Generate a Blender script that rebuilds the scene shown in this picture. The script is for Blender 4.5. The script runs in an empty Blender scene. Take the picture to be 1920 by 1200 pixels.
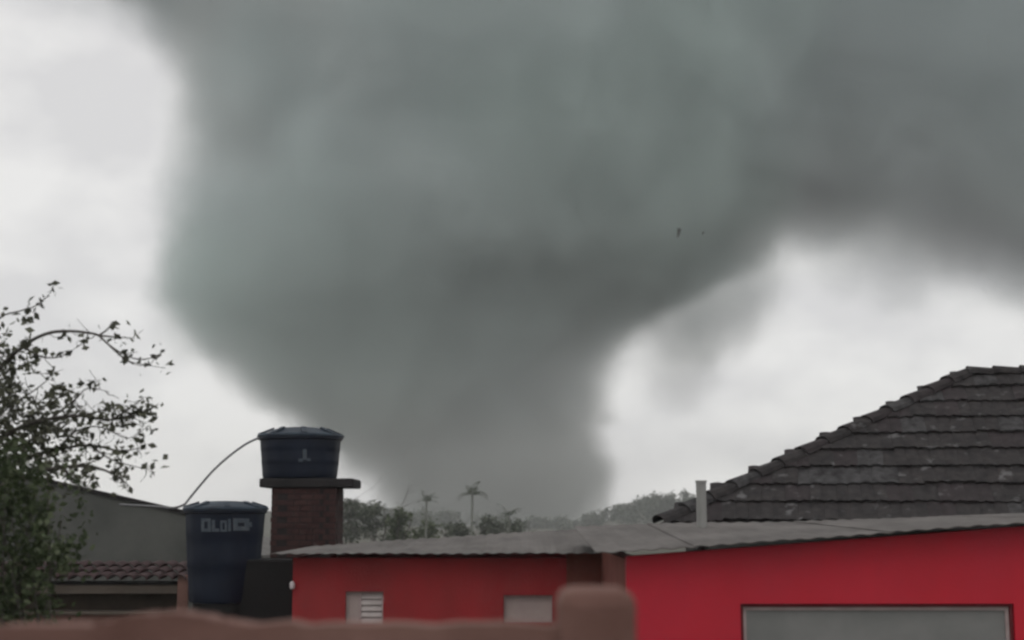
import bpy, bmesh, math, random
from mathutils import Vector, Matrix, noise as mnoise
R = math.radians
random.seed(7)
scene = bpy.context.scene
col = scene.collection

# ------------------------------------------------------------------ camera
F = 2637.0                      # focal length in photo pixels (1920 wide)
CAMZ = 3.4
PITCH = math.atan(375.0 / F)    # horizon at photo row 975
cam_d = bpy.data.cameras.new('camera')
cam = bpy.data.objects.new('camera', cam_d)
col.objects.link(cam)
cam.location = (0, 0, CAMZ)
cam.rotation_euler = (R(90) + PITCH, 0, 0)
cam_d.sensor_width = 36.0
cam_d.lens = 36.0 * F / 1920.0
cam_d.clip_start = 0.1
cam_d.clip_end = 20000
cam_d.dof.use_dof = True
cam_d.dof.focus_distance = 21.0
cam_d.dof.aperture_fstop = 1.6
scene.camera = cam

# ------------------------------------------------------------------ render settings
scene.render.engine = 'CYCLES'
cy = scene.cycles
cy.use_denoising = True
try:
    cy.denoiser = 'OPENIMAGEDENOISE'
except Exception:
    pass
cy.use_adaptive_sampling = True
cy.adaptive_threshold = 0.04
cy.max_bounces = 6
cy.diffuse_bounces = 3
cy.glossy_bounces = 2
cy.transparent_max_bounces = 16
cy.volume_bounces = 2
cy.filter_width = 2.6           # soft phone-video sharpness
cy.volume_max_steps = 256
scene.view_settings.view_transform = 'Standard'
scene.view_settings.look = 'None'
scene.view_settings.exposure = 0.0
scene.view_settings.gamma = 1.0

# ------------------------------------------------------------------ world: overcast over a Nishita sky
SUN_EL, SUN_AZ = 52.0, 205.0    # azimuth clockwise from +Y
w = bpy.data.worlds.new('World')
scene.world = w
w.use_nodes = True
nt = w.node_tree
nt.nodes.clear()
wo = nt.nodes.new('ShaderNodeOutputWorld')
bg = nt.nodes.new('ShaderNodeBackground')
bg.inputs['Strength'].default_value = 0.1
sky = nt.nodes.new('ShaderNodeTexSky')
sky.sky_type = 'NISHITA'
sky.sun_disc = False
sky.sun_elevation = R(SUN_EL)
sky.sun_rotation = R(SUN_AZ)
tc = nt.nodes.new('ShaderNodeTexCoord')
mp = nt.nodes.new('ShaderNodeMapping')
mp.inputs['Scale'].default_value = (1, 1, 1.8)
mp.inputs['Location'].default_value = (3.1, 0.2, 0.4)
n1 = nt.nodes.new('ShaderNodeTexNoise')
n1.inputs['Scale'].default_value = 5.5
n1.inputs['Detail'].default_value = 4
n1.inputs['Roughness'].default_value = 0.5
cr = nt.nodes.new('ShaderNodeValToRGB')
cr.color_ramp.elements[0].position = 0.37
cr.color_ramp.elements[0].color = (7.35, 7.27, 7.27, 1)
cr.color_ramp.elements[1].position = 0.5
cr.color_ramp.elements[1].color = (8.8, 8.7, 8.55, 1)
mx = nt.nodes.new('ShaderNodeMix')
mx.data_type = 'RGBA'
mx.inputs['Factor'].default_value = 0.95
L = nt.links.new
L(tc.outputs['Generated'], mp.inputs['Vector'])
L(mp.outputs['Vector'], n1.inputs['Vector'])
L(n1.outputs['Fac'], cr.inputs['Fac'])
L(sky.outputs['Color'], mx.inputs['A'])
L(cr.outputs['Color'], mx.inputs['B'])
L(mx.outputs['Result'], bg.inputs['Color'])
L(bg.outputs['Background'], wo.inputs['Surface'])

sd = bpy.data.lights.new('sun', 'SUN')
sd.energy = 0.5
sd.angle = R(30)
sd.color = (1.0, 0.97, 0.93)
sun = bpy.data.objects.new('sun', sd)
col.objects.link(sun)
sdir = Vector((math.sin(R(SUN_AZ)) * math.cos(R(SUN_EL)), math.cos(R(SUN_AZ)) * math.cos(R(SUN_EL)), math.sin(R(SUN_EL))))
sun.rotation_euler = sdir.to_track_quat('Z', 'Y').to_euler()
sun.location = (0, 0, 60)

# ------------------------------------------------------------------ helpers
def at(px, py, Y):
    """Point seen at a photo pixel, standing at distance Y along the ground."""
    u, v = (px - 960.0) / F, (600.0 - py) / F
    d = Vector((u, math.cos(PITCH) - v * math.sin(PITCH), math.sin(PITCH) + v * math.cos(PITCH)))
    t = Y / d.y
    return Vector((0, 0, CAMZ)) + d * t

def mat(name, c1, c2=None, scale=3.0, rough=0.8, bump=0.0, bscale=None, detail=5, spec=0.3, stretch=(1, 1, 1), metallic=0.0, bdist=0.02, specks=None):
    m = bpy.data.materials.new(name)
    m.use_nodes = True
    t = m.node_tree
    b = t.nodes['Principled BSDF']
    b.inputs['Roughness'].default_value = rough
    b.inputs['Metallic'].default_value = metallic
    b.inputs['Specular IOR Level'].default_value = spec
    c2 = c2 or c1
    tcn = t.nodes.new('ShaderNodeTexCoord')
    oi = t.nodes.new('ShaderNodeObjectInfo')
    mpn = t.nodes.new('ShaderNodeMapping')
    mpn.inputs['Scale'].default_value = stretch
    add = t.nodes.new('ShaderNodeVectorMath')
    add.operation = 'ADD'
    t.links.new(tcn.outputs['Object'], add.inputs[0])
    t.links.new(oi.outputs['Location'], add.inputs[1])
    t.links.new(add.outputs[0], mpn.inputs['Vector'])
    nz = t.nodes.new('ShaderNodeTexNoise')
    nz.inputs['Scale'].default_value = scale
    nz.inputs['Detail'].default_value = detail
    nz.inputs['Roughness'].default_value = 0.62
    t.links.new(mpn.outputs['Vector'], nz.inputs['Vector'])
    rp = t.nodes.new('ShaderNodeValToRGB')
    rp.color_ramp.elements[0].position = 0.33
    rp.color_ramp.elements[1].position = 0.68
    rp.color_ramp.elements[0].color = (*c1, 1)
    rp.color_ramp.elements[1].color = (*c2, 1)
    t.links.new(nz.outputs['Fac'], rp.inputs['Fac'])
    if specks:
        ns = t.nodes.new('ShaderNodeTexNoise')
        ns.inputs['Scale'].default_value = specks[1]
        ns.inputs['Detail'].default_value = 3
        t.links.new(mpn.outputs['Vector'], ns.inputs['Vector'])
        rs = t.nodes.new('ShaderNodeValToRGB')
        rs.color_ramp.elements[0].position, rs.color_ramp.elements[1].position = specks[2], specks[2] + (specks[3] if len(specks) > 3 else .09)
        t.links.new(ns.outputs['Fac'], rs.inputs['Fac'])
        ms_ = t.nodes.new('ShaderNodeMix')
        ms_.data_type = 'RGBA'
        ms_.inputs['B'].default_value = (*specks[0], 1)
        t.links.new(rs.outputs['Color'], ms_.inputs['Factor'])
        t.links.new(rp.outputs['Color'], ms_.inputs['A'])
        t.links.new(ms_.outputs['Result'], b.inputs['Base Color'])
    else:
        t.links.new(rp.outputs['Color'], b.inputs['Base Color'])
    if bump:
        nb = t.nodes.new('ShaderNodeTexNoise')
        nb.inputs['Scale'].default_value = bscale or scale * 4
        nb.inputs['Detail'].default_value = 4
        t.links.new(mpn.outputs['Vector'], nb.inputs['Vector'])
        bp = t.nodes.new('ShaderNodeBump')
        bp.inputs['Strength'].default_value = bump
        bp.inputs['Distance'].default_value = bdist
        t.links.new(nb.outputs['Fac'], bp.inputs['Height'])
        t.links.new(bp.outputs['Normal'], b.inputs['Normal'])
    return m

def leaf_mat(name, c1, c2, c3):
    """Leaf colour varies from leaf to leaf (stored per corner), a little light passes through."""
    m = bpy.data.materials.new(name)
    m.use_nodes = True
    t = m.node_tree
    b = t.nodes['Principled BSDF']
    b.inputs['Roughness'].default_value = 0.6
    b.inputs['Specular IOR Level'].default_value = 0.25
    a = t.nodes.new('ShaderNodeAttribute')
    a.attribute_name = 'leaf_tint'
    rp = t.nodes.new('ShaderNodeValToRGB')
    e = rp.color_ramp.elements
    e[0].color = (*c1, 1)
    e[1].color = (*c3, 1)
    k = e.new(0.55)
    k.color = (*c2, 1)
    t.links.new(a.outputs['Fac'], rp.inputs['Fac'])
    t.links.new(rp.outputs['Color'], b.inputs['Base Color'])
    tr = t.nodes.new('ShaderNodeBsdfTranslucent')
    t.links.new(rp.outputs['Color'], tr.inputs['Color'])
    mxs = t.nodes.new('ShaderNodeMixShader')
    mxs.inputs['Fac'].default_value = .42
    t.links.new(b.outputs[0], mxs.inputs[1])
    t.links.new(tr.outputs[0], mxs.inputs[2])
    t.links.new(mxs.outputs[0], t.nodes['Material Output'].inputs['Surface'])
    return m

class MB:
    def __init__(self):
        self.v, self.f, self.tint, self.smooth = [], [], [], False
    def quad(self, *p):
        n = len(self.v)
        self.v += [Vector(q) for q in p]
        self.f.append(tuple(range(n, n + len(p))))
        return self
    def box(self, x0, x1, y0, y1, z0, z1, z1b=None):
        """z1 at x0, z1b at x1: a top that may slope along x."""
        z1b = z1 if z1b is None else z1b
        n = len(self.v)
        self.v += [Vector(p) for p in ((x0, y0, z0), (x1, y0, z0), (x1, y1, z0), (x0, y1, z0), (x0, y0, z1), (x1, y0, z1b), (x1, y1, z1b), (x0, y1, z1))]
        self.f += [tuple(n + i for i in q) for q in ((0, 3, 2, 1), (4, 5, 6, 7), (0, 1, 5, 4), (1, 2, 6, 5), (2, 3, 7, 6), (3, 0, 4, 7))]
        return self
    def prism(self, poly, y0, y1):
        """poly: list of (x, z) counter-clockwise seen from -y."""
        n, k = len(self.v), len(poly)
        self.v += [Vector((x, y0, z)) for x, z in poly] + [Vector((x, y1, z)) for x, z in poly]
        self.f.append(tuple(range(n, n + k)))
        self.f.append(tuple(range(n + 2 * k - 1, n + k - 1, -1)))
        for i in range(k):
            j = (i + 1) % k
            self.f.append((n + i, n + k + i, n + k + j, n + j))
        return self
    def tube(self, pts, rad, n=8, cap=True):
        pts = [Vector(p) for p in pts]
        if not hasattr(rad, '__len__'):
            rad = [rad] * len(pts)
        rings = []
        prev = None
        for i, p in enumerate(pts):
            d = (pts[min(i + 1, len(pts) - 1)] - pts[max(i - 1, 0)]).normalized()
            if prev is None:
                a = d.orthogonal().normalized()
            else:
                a = (prev - d * prev.dot(d)).normalized()
            prev = a
            b = d.cross(a)
            base = len(self.v)
            self.v += [p + (a * math.cos(2 * math.pi * k / n) + b * math.sin(2 * math.pi * k / n)) * rad[i] for k in range(n)]
            rings.append(base)
        for r0, r1 in zip(rings, rings[1:]):
            for k in range(n):
                self.f.append((r0 + k, r0 + (k + 1) % n, r1 + (k + 1) % n, r1 + k))
        if cap:
            self.f.append(tuple(rings[0] + k for k in reversed(range(n))))
            self.f.append(tuple(rings[-1] + k for k in range(n)))
        return self
    def lathe(self, prof, n=40, c=(0, 0, 0), wob=None):
        """prof: (r, z) from bottom to top, closed with caps."""
        c = Vector(c)
        rings = []
        for r, z in prof:
            base = len(self.v)
            for k in range(n):
                a = 2 * math.pi * k / n
                rr = r * (wob(a, z) if wob else 1)
                self.v.append(c + Vector((rr * math.cos(a), rr * math.sin(a), z)))
            rings.append(base)
        for r0, r1 in zip(rings, rings[1:]):
            for k in range(n):
                self.f.append((r0 + k, r0 + (k + 1) % n, r1 + (k + 1) % n, r1 + k))
        self.f.append(tuple(rings[0] + k for k in reversed(range(n))))
        self.f.append(tuple(rings[-1] + k for k in range(n)))
        return self
    def leaf(self, p, size, tint, d=None, flat=1.0):
        d = d or Vector((random.gauss(0, 1), random.gauss(0, 1), random.gauss(0, .8))).normalized()
        s = d.orthogonal()
        s.rotate(Matrix.Rotation(random.uniform(0, 6.28), 3, d))
        s.normalize()
        nrm = d.cross(s)
        L_, W_ = size, size * random.uniform(.5, .78) * flat
        p = Vector(p)
        n = len(self.v)
        self.v += [p, p + d * L_ * .5 + s * W_ * .5 + nrm * size * .06, p + d * L_, p + d * L_ * .5 - s * W_ * .5 + nrm * size * .06]
        self.f += [(n, n + 1, n + 2), (n, n + 2, n + 3)]
        self.tint += [tint, tint]
        return self
    def mesh(self, name, m, smooth=False):
        me = bpy.data.meshes.new(name)
        me.from_pydata([tuple(q) for q in self.v], [], self.f)
        if self.tint:
            at_ = me.attributes.new('leaf_tint', 'FLOAT', 'FACE')
            at_.data.foreach_set('value', self.tint)
        me.materials.append(m)
        if smooth:
            me.polygons.foreach_set('use_smooth', [True] * len(me.polygons))
        me.update()
        return me
    def build(self, name, m, parent=None, smooth=False, bevel=0.0, loc=None):
        o = bpy.data.objects.new(name, self.mesh(name, m, smooth))
        col.objects.link(o)
        if loc is not None:
            o.location = loc
        if parent is not None:
            put_under(o, parent)
        if bevel:
            md = o.modifiers.new('bevel', 'BEVEL')
            md.width = bevel
            md.segments = 2
            md.limit_method = 'ANGLE'
        if smooth:
            md = o.modifiers.new('edges', 'EDGE_SPLIT')
            md.split_angle = R(40)
        return o

def world_loc(o):
    p = Vector(o.location)
    while o.parent:
        o = o.parent
        p = p + Vector(o.location)
    return p

def put_under(o, parent):
    """Parent without moving: every parent here has no rotation or scale."""
    o.parent = parent
    o.location = Vector(o.location) - world_loc(parent)

def tag(o, label=None, cat=None, group=None, kind=None):
    for k, v in (('label', label), ('category', cat), ('group', group), ('kind', kind)):
        if v:
            o[k] = v
    return o

def empty(name, loc, label, cat, group=None):
    o = bpy.data.objects.new(name, None)
    o.empty_display_size = 0.2
    o.location = loc
    col.objects.link(o)
    return tag(o, label, cat, group)

def wall_cells(mb, x0, x1, z0, top, holes, y0, y1):
    """A wall between x0 and x1 with rectangular openings; top(x) is its upper edge."""
    xs = sorted({x0, x1, *[h[0] for h in holes], *[h[1] for h in holes]})
    for a, b in zip(xs, xs[1:]):
        cuts = sorted([(h[2], h[3]) for h in holes if h[0] <= a + 1e-6 and h[1] >= b - 1e-6])
        z = z0
        for lo, hi in cuts:
            if lo > z + 1e-4:
                mb.box(a, b, y0, y1, z, lo)
            z = hi
        mb.box(a, b, y0, y1, z, top(a), top(b))
    return mb

# ------------------------------------------------------------------ materials
M = {}
M['ground'] = mat('earth', (.075, .066, .052), (.058, .062, .042), scale=.4, rough=.95, bump=.4)
M['red_main'] = mat('red paint', (.42, .008, .021), (.54, .013, .032), scale=1.1, rough=.62, specks=((.42, .016, .036), .9, .42, .35), bump=.12, bscale=60, stretch=(1, 1, .55))
M['red_dark'] = mat('darker red paint', (.25, .016, .019), (.34, .022, .028), scale=1.0, rough=.75, specks=((.20, .024, .024), 1.3, .42, .35), bump=.2, bscale=45, stretch=(1, 1, .5))  # annex wall red, darker throughout than the main wall
M['fibre'] = mat('fibre cement', (.085, .078, .074), (.15, .138, .132), scale=2.2, rough=.9, bump=.25, bscale=40, stretch=(1, .4, 1))
M['fibre_dark'] = mat('weathered fibre cement', (.09, .085, .08), (.15, .145, .14), scale=2.2, rough=.9, bump=.25, bscale=40)
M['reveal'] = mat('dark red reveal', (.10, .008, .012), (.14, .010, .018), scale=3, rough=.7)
M['frame_pale'] = mat('pale painted metal', (.33, .25, .245), (.42, .34, .335), scale=6, rough=.5)
M['white_slat'] = mat('white enamel', (.36, .31, .30), (.44, .39, .38), scale=9, rough=.4)
M['frost'] = mat('dusty grey pane', (.15, .155, .15), (.20, .20, .195), scale=1.4, rough=.45, spec=.4)
M['frost_pale'] = mat('pale frosted pane', (.32, .25, .24), (.40, .33, .31), scale=3, rough=.5, spec=.4)
M['pvc'] = mat('grey plastic pipe', (.20, .20, .19), (.30, .30, .29), scale=5, rough=.5, stretch=(1, 1, .2))
M['tile'] = mat('dark roof tile', (.010, .009, .010), (.035, .030, .030), scale=7, specks=((.10, .098, .10), 4.2, .62), rough=.85, bump=.5, bscale=35, bdist=.01)
M['tile_b'] = mat('reddish dark roof tile', (.013, .010, .011), (.036, .028, .030), scale=5, specks=((.09, .088, .09), 5, .64), rough=.85, bump=.5, bscale=35, bdist=.01)
M['tile_c'] = mat('lichen roof tile', (.012, .011, .012), (.060, .058, .060), scale=7, rough=.9, bump=.5, bscale=35, bdist=.01)
M['batten'] = mat('roof underlay', (.02, .018, .018), rough=.9)
M['plaster_grey'] = mat('grey cement plaster', (.070, .073, .068), (.105, .107, .10), scale=.9, rough=.9, bump=.25, bscale=25)
M['plaster_brown'] = mat('brown weathered plaster', (.125, .064, .052), (.20, .112, .094), scale=1.8, rough=.9, bump=.4, bscale=18)
M['plaster_brown2'] = mat('dark brown plaster', (.035, .026, .018), (.062, .045, .034), scale=2.4, rough=.9, bump=.35, bscale=20)  # darker brown than the plaster of the low wall
M['beam'] = mat('beige weathered board', (.075, .060, .048), (.12, .098, .082), scale=3, rough=.85, bump=.2, stretch=(.4, 1, 1))
M['clay'] = mat('dark clay tile', (.030, .016, .017), (.058, .030, .031), scale=6, rough=.85, bump=.3)
M['bare'] = mat('bare reddish render', (.13, .035, .026), (.19, .062, .046), scale=1.6, rough=.9, bump=.3, bscale=20)
M['tank'] = mat('navy polyethylene', (.003, .006, .015), (.006, .011, .025), scale=2.5, rough=.5, spec=.2)
M['tank_lid'] = mat('dusty navy lid', (.008, .014, .026), (.034, .052, .072), scale=3.2, rough=.55, spec=.25)
M['lettering'] = mat('faded print', (.04, .055, .075), (.085, .10, .115), scale=14, rough=.6)
M['brick'] = mat('dark brick', (.030, .014, .014), (.054, .025, .023), scale=7, rough=.9, bump=.4)
M['mortar'] = mat('dark mortar', (.016, .013, .014), (.024, .02, .02), scale=9, rough=.95)
M['concrete_dark'] = mat('sooty concrete', (.014, .013, .014), (.026, .023, .024), scale=3, rough=.95, bump=.4)
M['base_dark'] = mat('black render', (.004, .004, .0045), (.008, .007, .0075), scale=2.2, rough=.9, bump=.3)  # even near-black tone for the drum and side block
M['hose'] = mat('grey hose', (.11, .11, .12), (.17, .17, .175), scale=8, rough=.6)
M['bark'] = mat('grey bark', (.05, .045, .04), (.10, .09, .08), scale=12, rough=.95, bump=.5, stretch=(1, 1, .3))
M['bark_pale'] = mat('pale palm trunk', (.12, .125, .11), (.18, .185, .165), scale=6, rough=.95)
M['leaf'] = leaf_mat('olive leaves', (.045, .048, .034), (.085, .090, .062), (.15, .155, .11))
M['leaf_green'] = leaf_mat('green leaves', (.030, .042, .018), (.062, .086, .040), (.13, .155, .09))
M['leaf_far'] = leaf_mat('dull green leaves', (.045, .055, .040), (.082, .096, .070), (.14, .155, .12))
M['leaf_palm'] = leaf_mat('grey green fronds', (.07, .085, .068), (.12, .14, .11), (.2, .22, .18))
M['debris'] = mat('dark sheet', (.05, .055, .05), (.08, .085, .08), rough=.8)
M['lamp_white'] = mat('white plastic', (.42, .36, .37), (.5, .45, .46), scale=4, rough=.35)

# ------------------------------------------------------------------ storm cloud and tornado: real volumes about a kilometre off
def curve_node(t, pts, x0, x1, y0, y1):
    """Float curve y(x) with both axes scaled to 0..1; returns (input socket, output socket)."""
    mr = t.nodes.new('ShaderNodeMapRange')
    mr.inputs['From Min'].default_value, mr.inputs['From Max'].default_value = x0, x1
    fc = t.nodes.new('ShaderNodeFloatCurve')
    c = fc.mapping.curves[0]
    norm = [((a - x0) / (x1 - x0), (b - y0) / (y1 - y0)) for a, b in pts]
    c.points[0].location = norm[0]
    c.points[1].location = norm[-1]
    for a in norm[1:-1]:
        c.points.new(*a)
    for q in c.points:
        q.handle_type = 'AUTO_CLAMPED'
    fc.mapping.update()
    mr2 = t.nodes.new('ShaderNodeMapRange')
    mr2.inputs['To Min'].default_value, mr2.inputs['To Max'].default_value = y0, y1
    t.links.new(mr.outputs[0], fc.inputs['Value'])
    t.links.new(fc.outputs[0], mr2.inputs['Value'])
    return mr.inputs['Value'], mr2.outputs[0]

def math_node(t, op, a, b=None, c=None):
    n = t.nodes.new('ShaderNodeMath')
    n.operation = op
    for i, s in enumerate((a, b, c)):
        if s is None:
            continue
        if isinstance(s, (int, float)):
            n.inputs[i].default_value = s
        else:
            t.links.new(s, n.inputs[i])
    return n.outputs[0]

def cloud_mat(name, dist_fn, sigma, soft, amp, nscale, colour, step, dust_shade=None, seed=(0, 0, 0), wisp=None):
    m = bpy.data.materials.new(name)
    m.use_nodes = True
    t = m.node_tree
    t.nodes.clear()
    out = t.nodes.new('ShaderNodeOutputMaterial')
    pv = t.nodes.new('ShaderNodeVolumePrincipled')
    pv.inputs['Anisotropy'].default_value = 0.0
    g = t.nodes.new('ShaderNodeNewGeometry')
    sp = t.nodes.new('ShaderNodeSeparateXYZ')
    t.links.new(g.outputs['Position'], sp.inputs[0])
    d = dist_fn(t, sp.outputs['X'], sp.outputs['Y'], sp.outputs['Z'])
    sh = t.nodes.new('ShaderNodeVectorMath')
    sh.operation = 'ADD'
    sh.inputs[1].default_value = seed
    t.links.new(g.outputs['Position'], sh.inputs[0])
    def noise_(sc, det, off=0.0):
        nz = t.nodes.new('ShaderNodeTexNoise')
        nz.noise_dimensions = '4D' if off else '3D'
        if off:
            nz.inputs['W'].default_value = off
        nz.inputs['Scale'].default_value = sc
        nz.inputs['Detail'].default_value = det
        nz.inputs['Roughness'].default_value = 0.6
        t.links.new(sh.outputs[0], nz.inputs['Vector'])
        return nz.outputs['Fac']
    nn = math_node(t, 'MULTIPLY_ADD', noise_(nscale, 4.0), 2 * amp, -amp)
    dd = math_node(t, 'ADD', d, nn)
    ms = t.nodes.new('ShaderNodeMapRange')
    ms.interpolation_type = 'SMOOTHSTEP'
    ms.inputs['From Min'].default_value = -soft * .25
    ms.inputs['From Max'].default_value = soft * .75
    ms.inputs['To Min'].default_value = 0
    ms.inputs['To Max'].default_value = sigma
    t.links.new(dd, ms.inputs['Value'])
    # dust, rain and cloud differ a little in colour
    rp = t.nodes.new('ShaderNodeValToRGB')
    e = rp.color_ramp.elements
    e[0].position, e[1].position = .36, .66
    e[0].color, e[1].color = (*colour[0], 1), (*colour[2], 1)
    k = e.new(.5)
    k.color = (*colour[1], 1)
    t.links.new(noise_(.0045, 1.0, 2.7), rp.inputs['Fac'])
    if dust_shade:        # dusty foot, thinning out upwards; its grey also paints shade into the funnel's base
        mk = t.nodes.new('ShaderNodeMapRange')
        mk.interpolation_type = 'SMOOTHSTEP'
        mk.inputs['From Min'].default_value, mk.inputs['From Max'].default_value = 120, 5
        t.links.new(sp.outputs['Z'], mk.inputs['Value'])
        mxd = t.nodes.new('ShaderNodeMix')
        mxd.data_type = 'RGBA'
        mxd.inputs['B'].default_value = (*dust_shade, 1)
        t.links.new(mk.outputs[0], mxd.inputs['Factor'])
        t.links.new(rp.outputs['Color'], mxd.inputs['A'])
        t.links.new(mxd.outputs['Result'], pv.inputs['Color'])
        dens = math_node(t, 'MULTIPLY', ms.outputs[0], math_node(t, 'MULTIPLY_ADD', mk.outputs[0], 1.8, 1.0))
        if wisp:    # thin ragged cloud hanging beside the funnel
            for (cx_, cy_, cz_, rx_, ry_, rz_, sg_) in wisp:
                q = [math_node(t, 'DIVIDE', math_node(t, 'SUBTRACT', sp.outputs[ax_], c_), r_) for ax_, c_, r_ in (('X', cx_, rx_), ('Y', cy_, ry_), ('Z', cz_, rz_))]
                q2 = math_node(t, 'ADD', math_node(t, 'ADD', math_node(t, 'MULTIPLY', q[0], q[0]), math_node(t, 'MULTIPLY', q[1], q[1])), math_node(t, 'MULTIPLY', q[2], q[2]))
                blob = math_node(t, 'ADD', math_node(t, 'SUBTRACT', 1.0, q2), math_node(t, 'MULTIPLY', nn, .028))
                mw_ = t.nodes.new('ShaderNodeMapRange')
                mw_.interpolation_type = 'SMOOTHSTEP'
                mw_.inputs['From Min'].default_value, mw_.inputs['From Max'].default_value = -.2, .9
                mw_.inputs['To Max'].default_value = sg_
                t.links.new(blob, mw_.inputs['Value'])
                dens = math_node(t, 'ADD', dens, mw_.outputs[0])
    else:
        t.links.new(rp.outputs['Color'], pv.inputs['Color'])
    t.links.new(dens if dust_shade else ms.outputs[0], pv.inputs['Density'])
    t.links.new(pv.outputs[0], out.inputs['Volume'])
    m.cycles.volume_step_rate = step
    m.cycles.homogeneous_volume = False
    return m

TY = 1000.0
# funnel radius and axis by height
RAD = [(-5, 74), (28, 84), (66, 110), (104, 140), (142, 174), (188, 214), (258, 226), (340, 234), (435, 250)]
AXI = [(-5, -10), (28, -15), (66, -42), (104, -66), (142, -68), (188, -36), (258, -16), (340, -8), (435, 0)]
def funnel_dist(t, x, y, z):
    i1, r = curve_node(t, RAD, -5, 435, 0, 300)
    i2, ax = curve_node(t, AXI, -5, 435, -100, 100)
    t.links.new(z, i1)
    t.links.new(z, i2)
    dx = math_node(t, 'SUBTRACT', x, ax)
    dy = math_node(t, 'SUBTRACT', y, TY)
    q = math_node(t, 'SQRT', math_node(t, 'ADD', math_node(t, 'MULTIPLY', dx, dx), math_node(t, 'MULTIPLY', dy, dy)))
    side = math_node(t, 'SUBTRACT', r, q)
    return math_node(t, 'MINIMUM', side, math_node(t, 'SUBTRACT', 425, z))
M['tornado'] = cloud_mat('tornado cloud', funnel_dist, .021, 46, 44, .018, ((.81, .915, .90), (.84, .92, .925), (.89, .91, .91)), .52, dust_shade=(.66, .68, .66), wisp=((136, 1000, 164, 74, 90, 50, .010), (112, 1000, 118, 42, 60, 40, .006), (-228, 1000, 160, 36, 60, 60, .006)))

DY0, DY1 = 850.0, 1350.0
BASE = [(-900, 620), (-650, 570), (-480, 515), (-385, 485), (-311, 420), (-195, 342), (0, 268), (200, 240), (390, 204), (520, 196), (800, 210), (1100, 225)]
def deck_dist(t, x, y, z):
    i1, b = curve_node(t, BASE, -900, 1100, 0, 700)
    t.links.new(x, i1)
    up = math_node(t, 'SUBTRACT', z, b)
    up = math_node(t, 'MINIMUM', up, math_node(t, 'SUBTRACT', 660, z))
    fr = math_node(t, 'MINIMUM', math_node(t, 'SUBTRACT', y, DY0 + 40), math_node(t, 'SUBTRACT', DY1 - 40, y))
    lr = math_node(t, 'MINIMUM', math_node(t, 'ADD', x, 860), math_node(t, 'SUBTRACT', 1060, x))
    return math_node(t, 'MINIMUM', up, math_node(t, 'MINIMUM', fr, lr))
M['deck'] = cloud_mat('storm cloud', deck_dist, .014, 90, 66, .0115, ((.83, .91, .92), (.85, .92, .935), (.87, .90, .96)), .46)

mb = MB()
prof = [(r + 112, z) for z, r in RAD]
mb.lathe(prof, 36)
for v in mb.v:       # follow the leaning axis
    k = min(range(len(AXI)), key=lambda i: abs(AXI[i][0] - v.z))
    v.x += AXI[k][1]
    v.y += TY
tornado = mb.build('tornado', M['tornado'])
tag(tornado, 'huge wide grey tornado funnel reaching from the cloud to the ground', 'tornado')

mb = MB().box(-900, 1100, DY0, DY1, 150, 700)
deck = mb.build('storm_cloud', M['deck'])
tag(deck, 'dark grey storm cloud spreading overhead around the top of the tornado', 'cloud', kind='stuff')

# ------------------------------------------------------------------ ground
mb = MB()
N = 40
for j in range(N + 1):
    for i in range(N + 1):
        mb.v.append(Vector((-6000 + 12000 * i / N, -2000 + 12000 * j / N, -0.02)))
for j in range(N):
    for i in range(N):
        a = j * (N + 1) + i
        mb.f.append((a, a + 1, a + N + 2, a + N + 1))
ground = mb.build('ground', M['ground'])
tag(ground, kind='structure')

# ------------------------------------------------------------------ red house
YA, YM = 18.0, 14.0
red = empty('red_house', (at(1175, 1040, YM).x, YM, 0), 'long low red painted house with grey corrugated roof and a wide grey window', 'house')
ax0, ax1 = at(550, 1040, YA).x, at(1127, 1040, YA).x + .02
az = at(700, 1046, YA).z
def win(px0, px1, py0, py1, Y):
    a, b = at(px0, py0, Y), at(px1, py1, Y)
    return (a.x, b.x, b.z, a.z)
w1 = win(648, 718, 1109, 1172, YA)
w2 = win(944, 1036, 1116, 1168, YA)
axm = at(1062, 1040, YA).x
mb = wall_cells(MB(), ax0, axm, 0, lambda x: az, [w1, w2], YA, YA + .18)
MB().box(axm, ax1, YA + .004, YA + .18, 0, az + .055).build('bare_wall', M['bare'], red)['label'] = 'unpainted reddish brown end of the annex wall'
mb.box(ax0, ax0 + .18, YA + .18, 21.2, 0, az + .0)                    # end wall
mb.box(ax0 + .18, ax1, 21.0, 21.2, 0, az)
mb.build('annex_wall', M['red_dark'], red)['label'] = 'darker red wall of the lower annex'
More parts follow.
